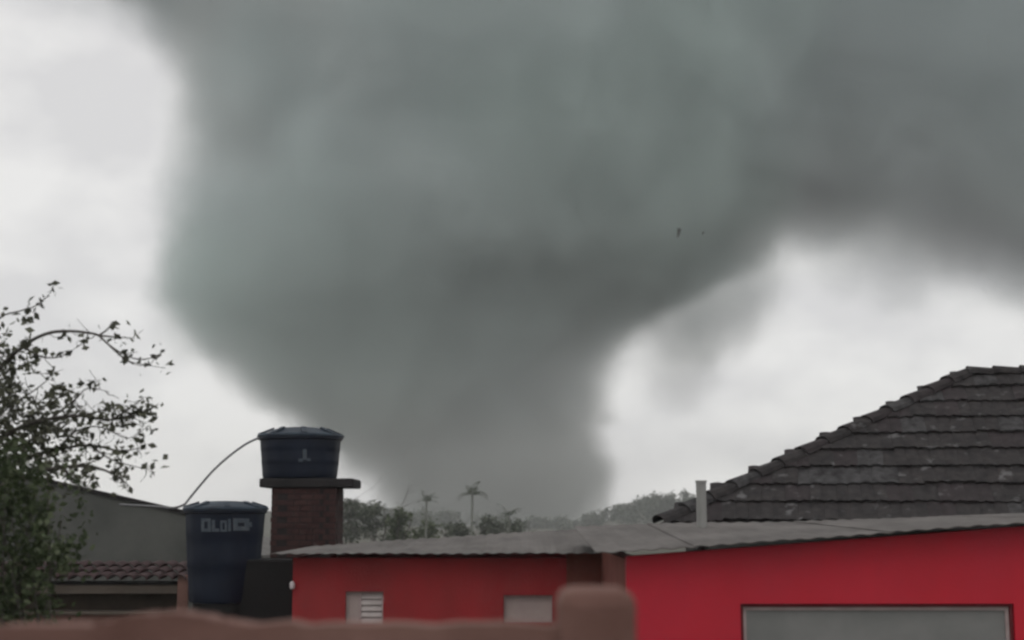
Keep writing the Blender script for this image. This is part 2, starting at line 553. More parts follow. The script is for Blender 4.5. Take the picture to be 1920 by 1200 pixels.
# small windows
for (x0, x1, z0, z1), louv in ((w1, True), (w2, False)):
    root = MB()
    t_ = .022
    yf0, yf1 = YA + .055, YA + .10
    root.box(x0 + .003, x1 - .003, yf0, yf1, z0 + .003, z0 + t_).box(x0 + .003, x1 - .003, yf0, yf1, z1 - t_, z1 - .003)
    root.box(x0 + .003, x0 + t_, yf0, yf1, z0 + t_, z1 - t_).box(x1 - t_, x1 - .003, yf0, yf1, z0 + t_, z1 - t_)
    if louv:
        xm = x0 + (x1 - x0) * .38
        root.box(xm - .011, xm + .011, yf0, yf1, z0 + t_, z1 - t_)
    fr = root.build('window', M['frame_pale'], red)
    if louv:
        MB().box(x0 + t_, xm - .011, yf0 + .015, yf0 + .021, z0 + t_, z1 - t_).build('pane', M['frost_pale'], fr)
        MB().box(xm + .011, x1 - t_, yf0 + .04, yf0 + .045, z0 + t_, z1 - t_).build('pane', M['frost_pale'], fr)
        n = 5
        for k in range(n):
            zc = z0 + t_ + (z1 - z0 - 2 * t_) * (k + .5) / n
            h = (z1 - z0 - 2 * t_) / n * .46
            s = MB().quad((xm + .011, yf0 + .004, zc - h), (x1 - t_, yf0 + .004, zc - h), (x1 - t_, yf0 + .034, zc + h), (xm + .011, yf0 + .034, zc + h)).build('slat', M['white_slat'], fr)
            sm = s.modifiers.new('thick', 'SOLIDIFY')
            sm.thickness = .006
    else:
        MB().box(x0 + t_, x1 - t_, yf0 + .015, yf0 + .021, z0 + t_, z1 - t_).build('pane', M['frost_pale'], fr)
# main block
mx0, mx1 = at(1175, 1040, YM).x, at(2200, 1000, YM).x
def main_top(x):
    px = 960 + F * x / YM
    return at(1500, 1043 - (px - 1175) * (57.0 / 745.0), YM).z
wm = win(1388, 1915, 1132, 1420, YM)
mb = wall_cells(MB(), mx0, mx1, 0, main_top, [wm], YM, YM + .2)
MB().box(mx0, mx0 + .2, YM + .2, 18.4, 0, main_top(mx0) - .03).build('side_wall', M['bare'], red)
mb.box(mx1 - .2, mx1, YM + .2, 18.4, 0, main_top(mx1) - .35)
mb.build('main_wall', M['red_main'], red)['label'] = 'bright red main wall'
x0, x1, z0, z1 = wm
mb = MB().box(x0 + .003, x0 + .032, YM + .03, YM + .17, z0, z1 - .032).box(x1 - .032, x1 - .003, YM + .03, YM + .17, z0, z1 - .032).box(x0 + .003, x1 - .003, YM + .03, YM + .17, z1 - .032, z1 - .003)
mb.build('window_surround', M['reveal'], red)
t_ = .032
a0, a1, b1 = x0 + .034, x1 - .034, z1 - .034
mb = MB().box(a0, a0 + t_, YM + .06, YM + .12, z0, b1 - t_).box(a1 - t_, a1, YM + .06, YM + .12, z0, b1 - t_).box(a0, a1, YM + .06, YM + .12, b1 - t_, b1)
wd = mb.build('wide_window', M['frame_pale'], red)
MB().box(a0 + t_, a1 - t_, YM + .085, YM + .095, z0, b1 - t_).build('pane', M['frost'], wd)

# corrugated sheets
def sheet(front0, front1, back0, back1, parent, m, waves=6, amp=.007, lift=0.0):
    mbs = MB()
    nu, nv = waves * 8, 4
    for j in range(nv + 1):
        for i in range(nu + 1):
            s, q = i / nu, j / nv
            p = (front0.lerp(front1, s)).lerp(back0.lerp(back1, s), q)
            z = math.sin(s * waves * 2 * math.pi) * amp + lift
            mbs.v.append(Vector((p.x, p.y, p.z + z)))
    for j in range(nv):
        for i in range(nu):
            a = j * (nu + 1) + i
            mbs.f.append((a, a + 1, a + nu + 2, a + nu + 1))
    o = mbs.build('corrugated_sheet', m, parent, smooth=False)
    sm = o.modifiers.new('thick', 'SOLIDIFY')
    sm.thickness = .008
    sm.offset = 1
    return o
def lerp_tab(tab, x):
    for (a, va), (b, vb) in zip(tab, tab[1:]):
        if x <= b:
            return va + (vb - va) * (x - a) / (b - a)
    return tab[-1][1]
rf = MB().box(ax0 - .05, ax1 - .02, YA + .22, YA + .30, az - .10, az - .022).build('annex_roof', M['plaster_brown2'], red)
eave_y = [(480, 1039), (1000, 1039), (1200, 1036)]
back_y = [(480, 1034), (640, 1021), (1000, 998), (1250, 982)]
xl, xr = at(508, 1040, YA - .3).x, at(1168, 1040, YA - .3).x
n = 5
for k in range(n):
    xa, xb = xl + (xr - xl) * k / n, xl + (xr - xl) * (k + 1) / n + .03
    def fpt(x, Y, tab):
        px = 960 + F * x / Y
        p = at(px, lerp_tab(tab, px), Y)
        return Vector((x, Y, p.z))
    sheet(fpt(xa, YA - .3, eave_y), fpt(xb, YA - .3, eave_y), fpt(xa, 21.4, back_y), fpt(xb, 21.4, back_y), rf, M['fibre'], lift=.005 * (k % 2), waves=5)
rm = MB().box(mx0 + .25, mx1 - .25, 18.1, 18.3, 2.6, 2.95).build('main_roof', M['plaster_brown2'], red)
eave_m = [(1100, 1038), (1175, 1036), (1920, 980), (2300, 952)]
back_m = [(1000, 990), (1240, 982), (1500, 979), (1920, 964), (2300, 950)]
xl, xr = at(1118, 1040, YM - .25).x, at(2230, 1040, YM - .25).x
n = 6
for k in range(n):
    xa, xb = xl + (xr - xl) * k / n, xl + (xr - xl) * (k + 1) / n + .03
    def fpt2(x, Y, tab):
        px = 960 + F * x / Y
        return Vector((x, Y, at(px, lerp_tab(tab, px), Y).z))
    sheet(fpt2(xa, YM - .25, eave_m), fpt2(xb, YM - .25, eave_m), fpt2(xa, 18.6, back_m), fpt2(xb, 18.6, back_m), rm, M['fibre'], lift=.005 * (k % 2), waves=5)
# vent pipe through the roof
p = at(1316, 990, 17.2)
q = at(1316, 901, 17.2)
r_ = .062
mb = MB().lathe([(r_, -.5), (r_, q.z - p.z - .03), (r_ + .008, q.z - p.z - .03), (r_ + .008, q.z - p.z), (r_ - .008, q.z - p.z), (r_ - .008, q.z - p.z - .12)], 20)
mb.build('vent_pipe', M['pvc'], red, smooth=True, loc=p)['label'] = 'grey plastic vent pipe standing out of the roof'
# small lamp on the annex corner
p = at(548, 1097, YA - .05)
mb = MB().lathe([(.014, -.05), (.030, -.042), (.034, .02), (.02, .042), (.008, .05)], 14).box(-.012, .012, .02, .055, -.02, .02)
mb.build('wall_lamp', M['lamp_white'], red, smooth=True, loc=p)

# ------------------------------------------------------------------ hip-roofed house behind
C = at(1236, 980, 20.6)
AN = R(11)
e1, e2 = Vector((math.cos(AN), -math.sin(AN), 0)), Vector((math.sin(AN), math.cos(AN), 0))
depth = 3.4
ray = at(1812, 700, 10.0)
rx, ry = ray.x, ray.y
# C + a e1 + depth e2 = t (rx, ry)
bx, by = C.x + depth * e2.x, C.y + depth * e2.y
det = e1.x * -ry - -rx * e1.y
a_ = ((-bx) * -ry - (-rx) * (-by)) / det
t_ = (e1.x * (-by) - e1.y * (-bx)) / det
APX = C + e1 * a_ + e2 * depth
APX.z = CAMZ + (ray.z - CAMZ) * t_
H = APX.z - C.z
LEN = 11.5
hip = empty('tiled_house', (C + e1 * 5 + e2 * 3.4) * 1, 'house under a steep dark grey tiled hip roof with mossy courses', 'house')
hip.location.z = 0
def hp(a, b, z):
    return C + e1 * a + e2 * b + Vector((0, 0, z))
DEP = 2 * depth
mb = MB()
for (A0, B0, A1, B1) in ((.35, .35, LEN - .35, .55), (.35, DEP - .55, LEN - .35, DEP - .35), (.35, .55, .55, DEP - .55), (LEN - .55, .55, LEN - .35, DEP - .55)):
    n = len(mb.v)
    for z in (-C.z, -.06):
        for (aa, bb) in ((A0, B0), (A1, B0), (A1, B1), (A0, B1)):
            mb.v.append(hp(aa, bb, z))
    mb.f += [tuple(n + i for i in q) for q in ((0, 3, 2, 1), (4, 5, 6, 7), (0, 1, 5, 4), (1, 2, 6, 5), (2, 3, 7, 6), (3, 0, 4, 7))]
mb.build('wall', M['plaster_grey'], hip)
mb = MB()
dz = Vector((0, 0, -.012))
P0, P1, P2, P3 = hp(0, 0, 0), hp(LEN, 0, 0), hp(LEN, DEP, 0), hp(0, DEP, 0)
R0, R1 = hp(a_, depth, H), hp(LEN, depth, H)
mb.v = [q + dz for q in (P0, P1, P2, P3, R0, R1)] + [q + dz * 8 for q in (P0, P1, P2, P3)]
mb.f = [(0, 1, 5, 4), (2, 3, 4, 5), (3, 0, 4), (1, 2, 5), (9, 8, 7, 6), (0, 6, 7, 1), (1, 7, 8, 2), (2, 8, 9, 3), (3, 9, 6, 0)]
roof = mb.build('roof', M['batten'], hip)
NC = 9
slope = Vector((e2.x * depth, e2.y * depth, H))
sl = slope.length
su = slope.normalized()
nrm = e1.cross(su).normalized()
TW, TL = .36, sl / NC
def tile_mesh(mname, m, seed):
    rnd = random.Random(seed)
    mbs = MB()
    nu = 10
    th = .026
    LT = TL + .075
    prof = []
    for i in range(nu + 1):
        s = i / nu
        prof.append((s * (TW + .02), .014 * abs(math.sin(s * 2 * math.pi)) ** .8))
    jag = [rnd.uniform(-.014, .014) for _ in range(nu + 1)]
    for row, (v0, zz) in enumerate(((0, .060), (LT * .5, .036), (LT, .010))):
        for i, (u_, h_) in enumerate(prof):
            mbs.v.append(Vector((u_, v0 + (jag[i] if row == 0 else 0), zz + h_)))
    k = nu + 1
    for row in range(2):
        for i in range(nu):
            mbs.f.append((row * k + i, row * k + i + 1, (row + 1) * k + i + 1, (row + 1) * k + i))
    base = len(mbs.v)
    for i, (u_, h_) in enumerate(prof):
        mbs.v.append(Vector((u_, jag[i] + .004, .060 + h_ - th - .014)))
    for i in range(nu):
        mbs.f.append((base + i, base + i + 1, i + 1, i))
    return mbs.mesh(mname, m)
tmeshes = [tile_mesh('tile', M['tile'], 1), tile_mesh('tile', M['tile'], 2), tile_mesh('tile', M['tile'], 5), tile_mesh('tile', M['tile_b'], 3), tile_mesh('tile', M['tile_c'], 4)]
rot = Matrix((e1, su, nrm)).transposed().to_4x4()
rnd = random.Random(4)
rootw = world_loc(roof)
for r in range(NC):
    v0 = TL * r - .03
    left = a_ * (r + .35) / NC
    x = left - rnd.uniform(0, .1) - (TW / 2 if r % 2 else 0)
    x = math.floor(left / TW) * TW + (TW / 2 if r % 2 else 0)
    while x < left:
        x += TW
    x -= TW * .5
    while x < 9.6:
        me = rnd.choices(tmeshes, (4, 4, 3, 2.4, 1.5))[0]
        o = bpy.data.objects.new('tile', me)
        col.objects.link(o)
        pos = C + e1 * (x + rnd.uniform(-.006, .006)) + su * (v0 + rnd.uniform(-.024, .024)) + nrm * rnd.uniform(0, .014)
        o.parent = roof
        mw = rot.copy()
        mw = Matrix.Translation(pos - rootw) @ mw @ Matrix.Rotation(rnd.gauss(0, .02), 4, 'Z') @ Matrix.Rotation(rnd.gauss(0, .012), 4, 'Y')
        o.matrix_local = mw
        x += TW
# hip and ridge caps
def cap_row(p0, p1, length, name):
    d = p1 - p0
    n = max(1, round(d.length / length))
    for k in range(n):
        s0, s1 = p0 + d * (k / n), p0 + d * ((k + 1.14) / n)
        dirv = (s1 - s0).normalized()
        side = dirv.cross(Vector((0, 0, 1))).normalized()
        upv = side.cross(dirv)
        mbs = MB()
        for (p, lift, rr) in ((s0, .040, .14), (s1, .010, .12)):
            for i in range(7):
                a = math.pi * i / 6
                mbs.v.append(p + side * math.cos(a) * rr * 1.25 + upv * (math.sin(a) * rr * .85 + lift - .055))
        for i in range(6):
            mbs.f.append((i, i + 1, i + 8, i + 7))
        o = mbs.build(name, rnd.choice([M['tile'], M['tile'], M['tile_b'], M['tile_c']]), roof)
        sm = o.modifiers.new('thick', 'SOLIDIFY')
        sm.thickness = .02
cap_row(P0, R0, .44, 'hip_cap')
cap_row(R0, hp(9.8, depth, H), .42, 'ridge_cap')

# ------------------------------------------------------------------ brick pillar, slab, two water tanks, base
YP = 21.8
pl, pr = at(508, 950, YP).x, at(630, 950, YP).x
pz = at(560, 914, YP).z
pw = pr - pl
pcx = (pl + pr) / 2
pillar = empty('brick_pillar', (pcx, YP + pw / 2, 0), 'tall dark red brick pillar carrying a water tank on a thin slab', 'pillar')
MB().box(pl + .012, pr - .012, YP + .012, YP + pw - .012, 0, pz - .001).build('mortar_core', M['mortar'], pillar)
bh, bl, bw = .088, pw / 5, .1
bm_ = MB().box(-bl / 2 + .006, bl / 2 - .006, -bw / 2, bw / 2, 0, bh - .012)
bmesh_a = bm_.mesh('brick', M['brick'])
rnd = random.Random(9)
courses = 14
for c in range(courses):
    z = pz - .004 - (c + 1) * bh
    for side in range(4):
        for k in range(5):
            s = -pw / 2 + bl * (k + .5)
            if c % 2 and k == 4:
                pass
            o = bpy.data.objects.new('brick', bmesh_a)
            col.objects.link(o)
            off = pw / 2 - bw / 2 + rnd.uniform(-.004, .006)
            shift = bl * .24 * (1 if c % 2 else -1) if 0 < k < 4 else 0
            ang = side * math.pi / 2
            lx, ly = s + shift, -off
            if k in (0, 4) and (side % 2) != (c % 2):
                bpy.data.objects.remove(o)
                continue
            o.parent = pillar
            o.location = (lx * math.cos(ang) - ly * math.sin(ang), lx * math.sin(ang) + ly * math.cos(ang), z)
            o.rotation_euler = (0, 0, ang + rnd.gauss(0, .006))
# slab on top
s0, s1 = at(485, 906, YP - .1).x, at(662, 906, YP - .1).x
sz0, sz1 = pz, at(560, 897, YP).z
slab = MB().box(s0, s1, YP - .06, YP + pw + .06, sz0 + .001, sz1).build('support_slab', M['concrete_dark'], pillar, bevel=.02)

def tank(name, px0, px1, pytop, pybot, Y, label, lip, zbot=None, taper=.865):
    cx = (at(px0, pytop, Y).x + at(px1, pytop, Y).x) / 2
    rad = (at(px1, pytop, Y).x - at(px0, pytop, Y).x) / 2
    zt, zb = at(px0, pytop, Y).z, at(px0, pybot, Y).z
    if zbot is not None:
        zb = zbot
    h = zt - zb
    root = empty(name, (cx, Y + 0.0, zb), label, 'water tank', 'blue water tanks by the red house')
    hb = h - .13
    rb, rt = rad * taper, rad * .935
    def wob(a, z):
        return 1 + .0045 * math.cos(a * 16) + .003 * math.sin(a * 3 + z * 5)
    prof = [(rb - .05, .002), (rb - .012, .012), (rb, .05)]
    for k in range(1, 9):
        s = k / 8
        rr = rb + (rt - rb) * s
        zz = .05 + (hb - .10) * s
        prof.append((rr, zz - .012))
        prof.append((rr + (.004 if k in (3, 6) else .0), zz))
    prof += [(rt + .015, hb - .035), (rad * .985, hb - .03), (rad * .985, hb)]
    body = MB().lathe(prof, 64, wob=wob).build('tank_body', M['tank'], root, smooth=True, loc=(cx, Y, zb))
    def wob2(a, z):
        return 1 + .006 * math.cos(a * 8) + .004 * math.sin(a * 5 + 1)
    lidp = [(rad * .97, hb + .002), (rad * 1.005, hb + .004), (rad * 1.01, hb + .028), (rad * .985, hb + .05), (rad * .80, hb + .075), (rad * .60, hb + .105 + lip), (rad * .45, hb + .112 + lip), (rad * .42, hb + .128 + lip), (rad * .2, hb + .134 + lip), (.02, hb + .136 + lip)]
    lid = MB().lathe(lidp, 64, wob=wob2).build('lid', M['tank_lid'], root, smooth=True, loc=(cx, Y, zb))
    # raised clips round the rim
    for k in range(8):
        a = 2 * math.pi * (k + .3) / 8
        ca, sa = math.cos(a), math.sin(a)
        mbs = MB()
        n0 = 0
        for (du, rr, zz) in ((-.04, .985, hb + .05), (.04, .985, hb + .05), (.04, .62, hb + .12 + lip), (-.04, .62, hb + .12 + lip)):
            for dz_ in (-.02, .012):
                mbs.v.append(Vector((ca * rad * rr - sa * du, sa * rad * rr + ca * du, zz + dz_)))
        mbs.f = [(0, 2, 4, 6), (1, 7, 5, 3), (0, 1, 3, 2), (2, 3, 5, 4), (4, 5, 7, 6), (6, 7, 1, 0)]
        mbs.build('rib', M['tank_lid'], lid, loc=(cx, Y, zb))
    return root, body, cx, Y, zb, rb, rt, hb

def print_on(body, info, shapes, name):
    """Flat print wrapped on the tank wall: shapes are rectangles (px0, px1, py0, py1) in photo pixels."""
    root, _, cx, Y, zb, rb, rt, hb = info
    mbs = MB()
    for (a, b, c, d) in shapes:
        n = max(2, int((b - a) / 3))
        for i in range(n):
            pts = []
            for (u, v) in ((a + (b - a) * i / n, d), (a + (b - a) * (i + 1) / n, d), (a + (b - a) * (i + 1) / n, c), (a + (b - a) * i / n, c)):
                p = at(u, v, Y - rt * .95)
                s = max(0, min(1, (p.z - zb - .05) / (hb - .1)))
                rr = rb + (rt - rb) * s + .018
                dx = max(-rr * .98, min(rr * .98, p.x - cx))
                pts.append((dx, -math.sqrt(rr * rr - dx * dx), p.z - zb))
            mbs.quad(*pts)
    mbs.build(name, M['lettering'], body, loc=(cx, Y, zb))

ti = tank('water_tank', 484, 644, 806, 897, YP + pw / 2, 'dark blue water tank with domed lid high on the brick pillar', .03, zbot=sz1 + .001)
print_on(ti[1], ti, [(568, 575, 842, 862), (560, 568, 860, 866), (575, 582, 859, 864)], 'print')

YB = 20.4
bx0, bx1 = at(366, 1080, YB).x, at(549, 1080, YB).x
bz = at(400, 1128, YB).z
mb = MB()
mb.lathe([(.40, 0), (.42, bz * .45), (.44, bz * .78), (.45, bz - .05), (.45, bz - .012)], 40)
base = empty('tank_base', ((bx0 + .6), YB, 0), 'black round masonry base under the lower tank beside the red house', 'pedestal')
mb.build('drum', M['base_dark'], base, smooth=True, loc=(at(424, 1046, YB).x, YB, 0))
MB().box(at(440, 1000, YB).x, ax0 - .01, YB - .35, YB + .3, 0, at(500, 1048, YB).z).build('side_block', M['base_dark'], base, bevel=.03)
t2 = tank('water_tank', 345, 502, 940, 1046, YB, 'dark blue water tank with pale lettering low on the black round base', .0, zbot=bz - .011, taper=.80)
PR = []
def ring_(a, b, c, d, t):
    return [(a, b, c, c + t), (a, b, d - t, d), (a, a + t, c + t, d - t), (b - t, b, c + t, d - t)]
PR += ring_(377, 396, 972, 997, 6) + [(398, 404, 975, 997), (404, 412, 991, 997)] + ring_(414, 426, 976, 997, 4) + [(428, 433, 973, 996)] + ring_(437, 464, 972, 995, 8) + [(464, 468, 979, 988)]
print_on(t2[1], t2, PR, 'print')

# hose between the tanks
hz = [at(*q) for q in ((486, 821, 21.7), (462, 832, 21.6), (430, 855, 21.4), (400, 882, 21.2), (372, 914, 21.0), (354, 936, 20.9), (345, 946, 20.75), (326, 952, 20.9), (300, 950, 21.6), (262, 948, 22.4), (225, 946, 23.2))]
def spline(pts, n=6):
    out = []
    for i in range(len(pts) - 1):
        p0, p1, p2, p3 = pts[max(i - 1, 0)], pts[i], pts[i + 1], pts[min(i + 2, len(pts) - 1)]
        for k in range(n):
            s = k / n
            out.append(.5 * ((2 * p1) + (p2 - p0) * s + (2 * p0 - 5 * p1 + 4 * p2 - p3) * s * s + (3 * p1 - p0 - 3 * p2 + p3) * s ** 3))
    out.append(pts[-1])
    return out
ho = MB().tube(spline(hz), .017, 8).build('water_hose', M['hose'], smooth=True)
tag(ho, 'thin grey hose curving from the upper water tank down to the lower one', 'hose')

# ------------------------------------------------------------------ grey gable house at the left
YG = 26.0
gl = at(-330, 960, YG).x
gap, gr = at(-20, 880, YG), at(470, 992, YG)
gable = empty('grey_house', (gap.x, YG + 3, 0), 'plain grey plastered gable house with a low roof behind the tree', 'house')
zl = gr.z - .2
mb = MB().prism([(gl, 0), (gr.x, 0), (gr.x, gr.z), (gap.x, gap.z), (gl, at(-330, 960, YG).z)], YG, YG + .22)
mb.prism([(gl + .1, 0), (gr.x - .1, 0), (gr.x - .1, gr.z - .5), (gap.x, gap.z - .5), (gl + .1, at(-330, 960, YG).z - .5)], YG + .22, YG + 7)
mb.build('wall', M['plaster_grey'], gable)
for (q0, q1, nm) in ((gap, gr, 'roof_slope'), (at(-330, 960, YG), gap, 'roof_slope')):
    d = (q1 - q0)
    a, b = q0 - d * (.0 if q0 is gap else .08), q1 + d * (.04 if q0 is gap else 0)
    MB().prism([(a.x, a.z + .004), (b.x, b.z + .004), (b.x, b.z + .06), (a.x, a.z + .06)], YG - .05, YG + .26).build('coping', M['concrete_dark'], gable)
    MB().prism([(a.x, a.z - .496), (b.x, b.z - .496), (b.x, b.z - .44), (a.x, a.z - .44)], YG + .23, YG + 7.2).build(nm, M['fibre_dark'], gable)

# low clay-tiled shed in front of it
YS = 22.6
shed = empty('tiled_shed', (at(240, 1100, YS).x, YS + .8, 0), 'low brown lean-to with a row of rounded clay tiles and a pale beam', 'shed')
sx0, sx1 = at(-60, 1100, YS).x, at(352, 1100, YS).x
ez, rz = at(200, 1093, YS - .15).z, at(200, 1062, YS + 1.0).z
bz0, bz1 = at(200, 1113, YS).z, at(200, 1097, YS).z
MB().box(sx0, sx1, YS - .06, YS + .08, bz0, bz1).build('beam', M['beam'], shed, bevel=.01)
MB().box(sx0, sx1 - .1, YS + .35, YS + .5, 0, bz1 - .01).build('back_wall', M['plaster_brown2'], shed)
lz = at(200, 1146, YS).z
MB().box(sx0, sx1 - .02, YS - .10, YS + .34, lz - .05, lz).build('ledge', M['beam'], shed, bevel=.01)
MB().box(sx0, sx1 - .05, YS - .04, YS + .33, 0, lz - .051).build('low_wall', M['plaster_brown'], shed)
MB().box(at(336, 1100, YS).x, at(356, 1100, YS).x, YS - .13, YS + .02 - .085, 0, at(336, 1078, YS).z).build('post', M['plaster_brown'], shed, bevel=.01)
MB().box(sx0, sx1 + .05, YS + .02, YS + 1.05, ez - .03, ez - .012).build('roof_board', M['batten'], shed)
tw = .205
nT = int((sx1 - sx0) / tw)
rnd = random.Random(12)
for k in range(nT + 1):
    x = sx0 + tw * (k + .5)
    for seg in range(3):
        mbs = MB()
        for (q, rr, lf) in ((seg / 3, .098, .034), ((seg + 1.12) / 3, .082, .0)):
            y = YS - .2 + 1.2 * q
            z = ez + (rz - ez) * q + lf
            for i in range(9):
                a = math.pi * i / 8
                mbs.v.append(Vector((x + math.cos(a) * rr, y, z + math.sin(a) * rr * .8)))
        for i in range(8):
            mbs.f.append((i, i + 1, i + 10, i + 9))
        o = mbs.build('clay_tile', M['clay'], shed)
        o.location.x += rnd.uniform(-.008, .008)
        o.location.z += rnd.uniform(0, .016)
        sm = o.modifiers.new('thick', 'SOLIDIFY')
        sm.thickness = .014

# ------------------------------------------------------------------ boundary wall in front
YW = 3.3
top = [(-120, 1178), (0, 1177), (170, 1174), (215, 1160), (260, 1153), (352, 1152), (395, 1160), (440, 1170), (640, 1171), (900, 1173), (1045, 1174)]
poly = [(at(px, py, YW).x, at(px, py, YW).z) for px, py in top]
wl = empty('boundary_wall', (at(460, 1180, YW).x, YW, 0), 'low weathered brown plaster wall ending at a thick post', 'wall')
fine = []
for (xa, za), (xb, zb_) in zip(poly, poly[1:]):
    for i in range(6):
        s = i / 6
        fine.append((xa + (xb - xa) * s, za + (zb_ - za) * s + random.gauss(0, .003)))
fine.append(poly[-1])
mb = MB()
for (xa, za), (xb, zb_) in zip(fine, fine[1:]):
    mb.box(xa, xb, YW, YW + .12, 0, za, zb_)
mb.build('wall_body', M['plaster_brown'], wl)
px0, px1 = at(1045, 1100, YW).x, at(1192, 1100, YW).x
mb = MB().box(px0, px1, YW - .04, YW + .2, 0, at(1100, 1104, YW).z)
mb.build('post', M['plaster_brown'], wl, bevel=.035)

# ------------------------------------------------------------------ trees
def grow(mb, p, d, length, r, depth, tips, rnd, droop=.0):
    pts, rad = [p], [r]
    n = 5
    for i in range(n):
        d = (d + Vector((rnd.gauss(0, .22), rnd.gauss(0, .22), rnd.gauss(0, .16) - droop))).normalized()
        p = p + d * (length / n)
        pts.append(p)
        rad.append(r * (1 - .62 * (i + 1) / n))
        tips.append((p, depth, d))
        if depth > 0 and i >= 1 and rnd.random() < .72:
            dd = (d + Vector((rnd.gauss(0, .7), rnd.gauss(0, .7), rnd.gauss(.1, .5)))).normalized()
            grow(mb, p, dd, length * rnd.uniform(.45, .65), rad[-1] * .6, depth - 1, tips, rnd, droop)
    mb.tube(pts, rad, 5)

YT = 12.0
rnd = random.Random(21)
tree = empty('leafy_tree', (at(20, 1100, YT).x - .25, YT, 0), 'sparse windswept tree with thin arching branches and small dark leaves', 'tree')
tp = tree.location.copy()
tmb, lmb = MB(), MB()
tmb.tube(spline([Vector((tp.x, tp.y, -.05)), Vector((tp.x + .03, tp.y, 1.2)), at(-25, 1000, YT), at(-15, 900, YT), at(-20, 800, YT + .1), at(-30, 700, YT + .2), at(-60, 600, YT + .2)], 4), [.11 - .0030 * i for i in range(25)], 9)
B = [
    [(-25, 770, 0), (-5, 700, 0), (22, 668, -.1), (45, 650, -.1), (66, 635, -.15), (98, 623, -.2), (135, 621, -.2), (165, 624, -.25), (185, 629, -.25), (206, 648, -.3), (232, 664, -.3), (262, 674, -.3), (300, 668, -.3)],
    [(185, 629, -.25), (202, 617, -.2), (210, 603, -.2)],
    [(185, 629, -.25), (218, 632, -.3), (252, 634, -.3)],
    [(45, 650, -.1), (75, 668, -.15), (108, 670, -.2), (130, 660, -.2), (152, 646, -.2)],
    [(206, 648, -.3), (228, 668, -.35), (250, 680, -.35), (310, 690, -.35)],
    [(-25, 640, .1), (0, 596, .1), (38, 583, .1), (68, 573, .1), (92, 552, .1), (102, 533, .1)],
    [(-20, 800, 0), (20, 760, .1), (60, 735, .2), (95, 705, .2), (70, 700, .2)],
    [(-20, 840, 0), (40, 800, -.1), (95, 785, -.2), (150, 780, -.25), (210, 787, -.3), (255, 775, -.3), (285, 765, -.3)],
    [(95, 785, -.2), (140, 750, -.25), (165, 728, -.25), (205, 735, -.2)],
    [(210, 787, -.3), (248, 762, -.3), (270, 745, -.3)],
    [(-20, 900, 0), (40, 862, .1), (110, 842, .15), (170, 835, .2), (225, 845, .2), (262, 840, .2)],
    [(-20, 920, 0), (50, 892, -.1), (120, 875, -.2), (185, 878, -.2), (225, 897, -.2), (240, 910, -.2)],
    [(110, 842, .15), (140, 810, .2), (185, 800, .2), (240, 822, .2), (268, 800, .2)],
    [(120, 875, -.2), (135, 905, -.2), (170, 915, -.2)],
    [(40, 800, -.1), (70, 770, -.15), (110, 745, -.2), (120, 725, -.2)],
    [(-20, 860, 0), (10, 800, .2), (20, 740, .25), (5, 700, .3)],
    [(40, 862, .1), (80, 815, .2), (120, 800, .25), (160, 765, .3)],
    [(150, 780, -.25), (190, 770, -.3), (225, 758, -.35)],
    [(170, 835, .2), (210, 862, .2), (275, 880, .2)],
]
tips = []
for bi, br in enumerate(B):
    pts = spline([at(a, b, YT + c) for a, b, c in br], 4)
    r0 = .022 if bi in (0, 7, 10, 11) else .010
    tmb.tube(pts, [max(.003, r0 * (1 - .85 * i / len(pts))) for i in range(len(pts))], 5)
    for i, p in enumerate(pts):
        tips.append((p, bi, i / len(pts)))
        # twigs
        if bi not in (1, 5) and rnd.random() < (.22 if bi in (0, 2, 3, 4) else .6):
            d = Vector((rnd.gauss(.2, .6), rnd.gauss(0, .6), rnd.gauss(0, .6))).normalized()
            q = p
            tw_ = [q]
            for s in range(3):
                d = (d + Vector((rnd.gauss(0, .3), rnd.gauss(0, .3), rnd.gauss(-.02, .3)))).normalized()
                q = q + d * rnd.uniform(.03, .075)
                tw_.append(q)
                tips.append((q, bi, 1.0))
            tmb.tube(tw_, [.0045, .0038, .003, .002], 4)
def clump(mb, p, n, spread, size, rnd, tint0=None):
    t0 = rnd.random() if tint0 is None else tint0
    for _ in range(n):
        q = p + Vector((rnd.gauss(0, spread), rnd.gauss(0, spread), rnd.gauss(0, spread)))
        mb.leaf(q, size * rnd.uniform(.6, 1.25), max(0, min(1, t0 + rnd.gauss(0, .25))))
random.seed(3)
sparse = {0, 1, 2, 3, 4, 5}
for p, bi, s in tips:
    if bi in sparse:
        if rnd.random() < (.20 + (.22 if bi == 0 and s < .45 else 0)):
            clump(lmb, p, rnd.randint(1, 5), .024, .078, rnd)
    elif rnd.random() < .36:
        clump(lmb, p, rnd.randint(2, 6), .032, .066, rnd)
for q, n in (((50, 588), 10), ((47, 602), 9), ((20, 615), 5), ((218, 632), 5), ((250, 634), 6), ((228, 665), 6), ((298, 663), 7), ((310, 690), 4), ((55, 640), 6), ((0, 640), 8), ((205, 757), 4), ((163, 722), 5), ((128, 735), 10), ((95, 740), 16), ((262, 770), 5), ((275, 788), 5), ((268, 835), 5), ((255, 850), 4), ((272, 880), 4), ((297, 872), 3), ((237, 905), 4)):
    clump(lmb, at(*q, YT - .25), n, .028, .075, rnd)
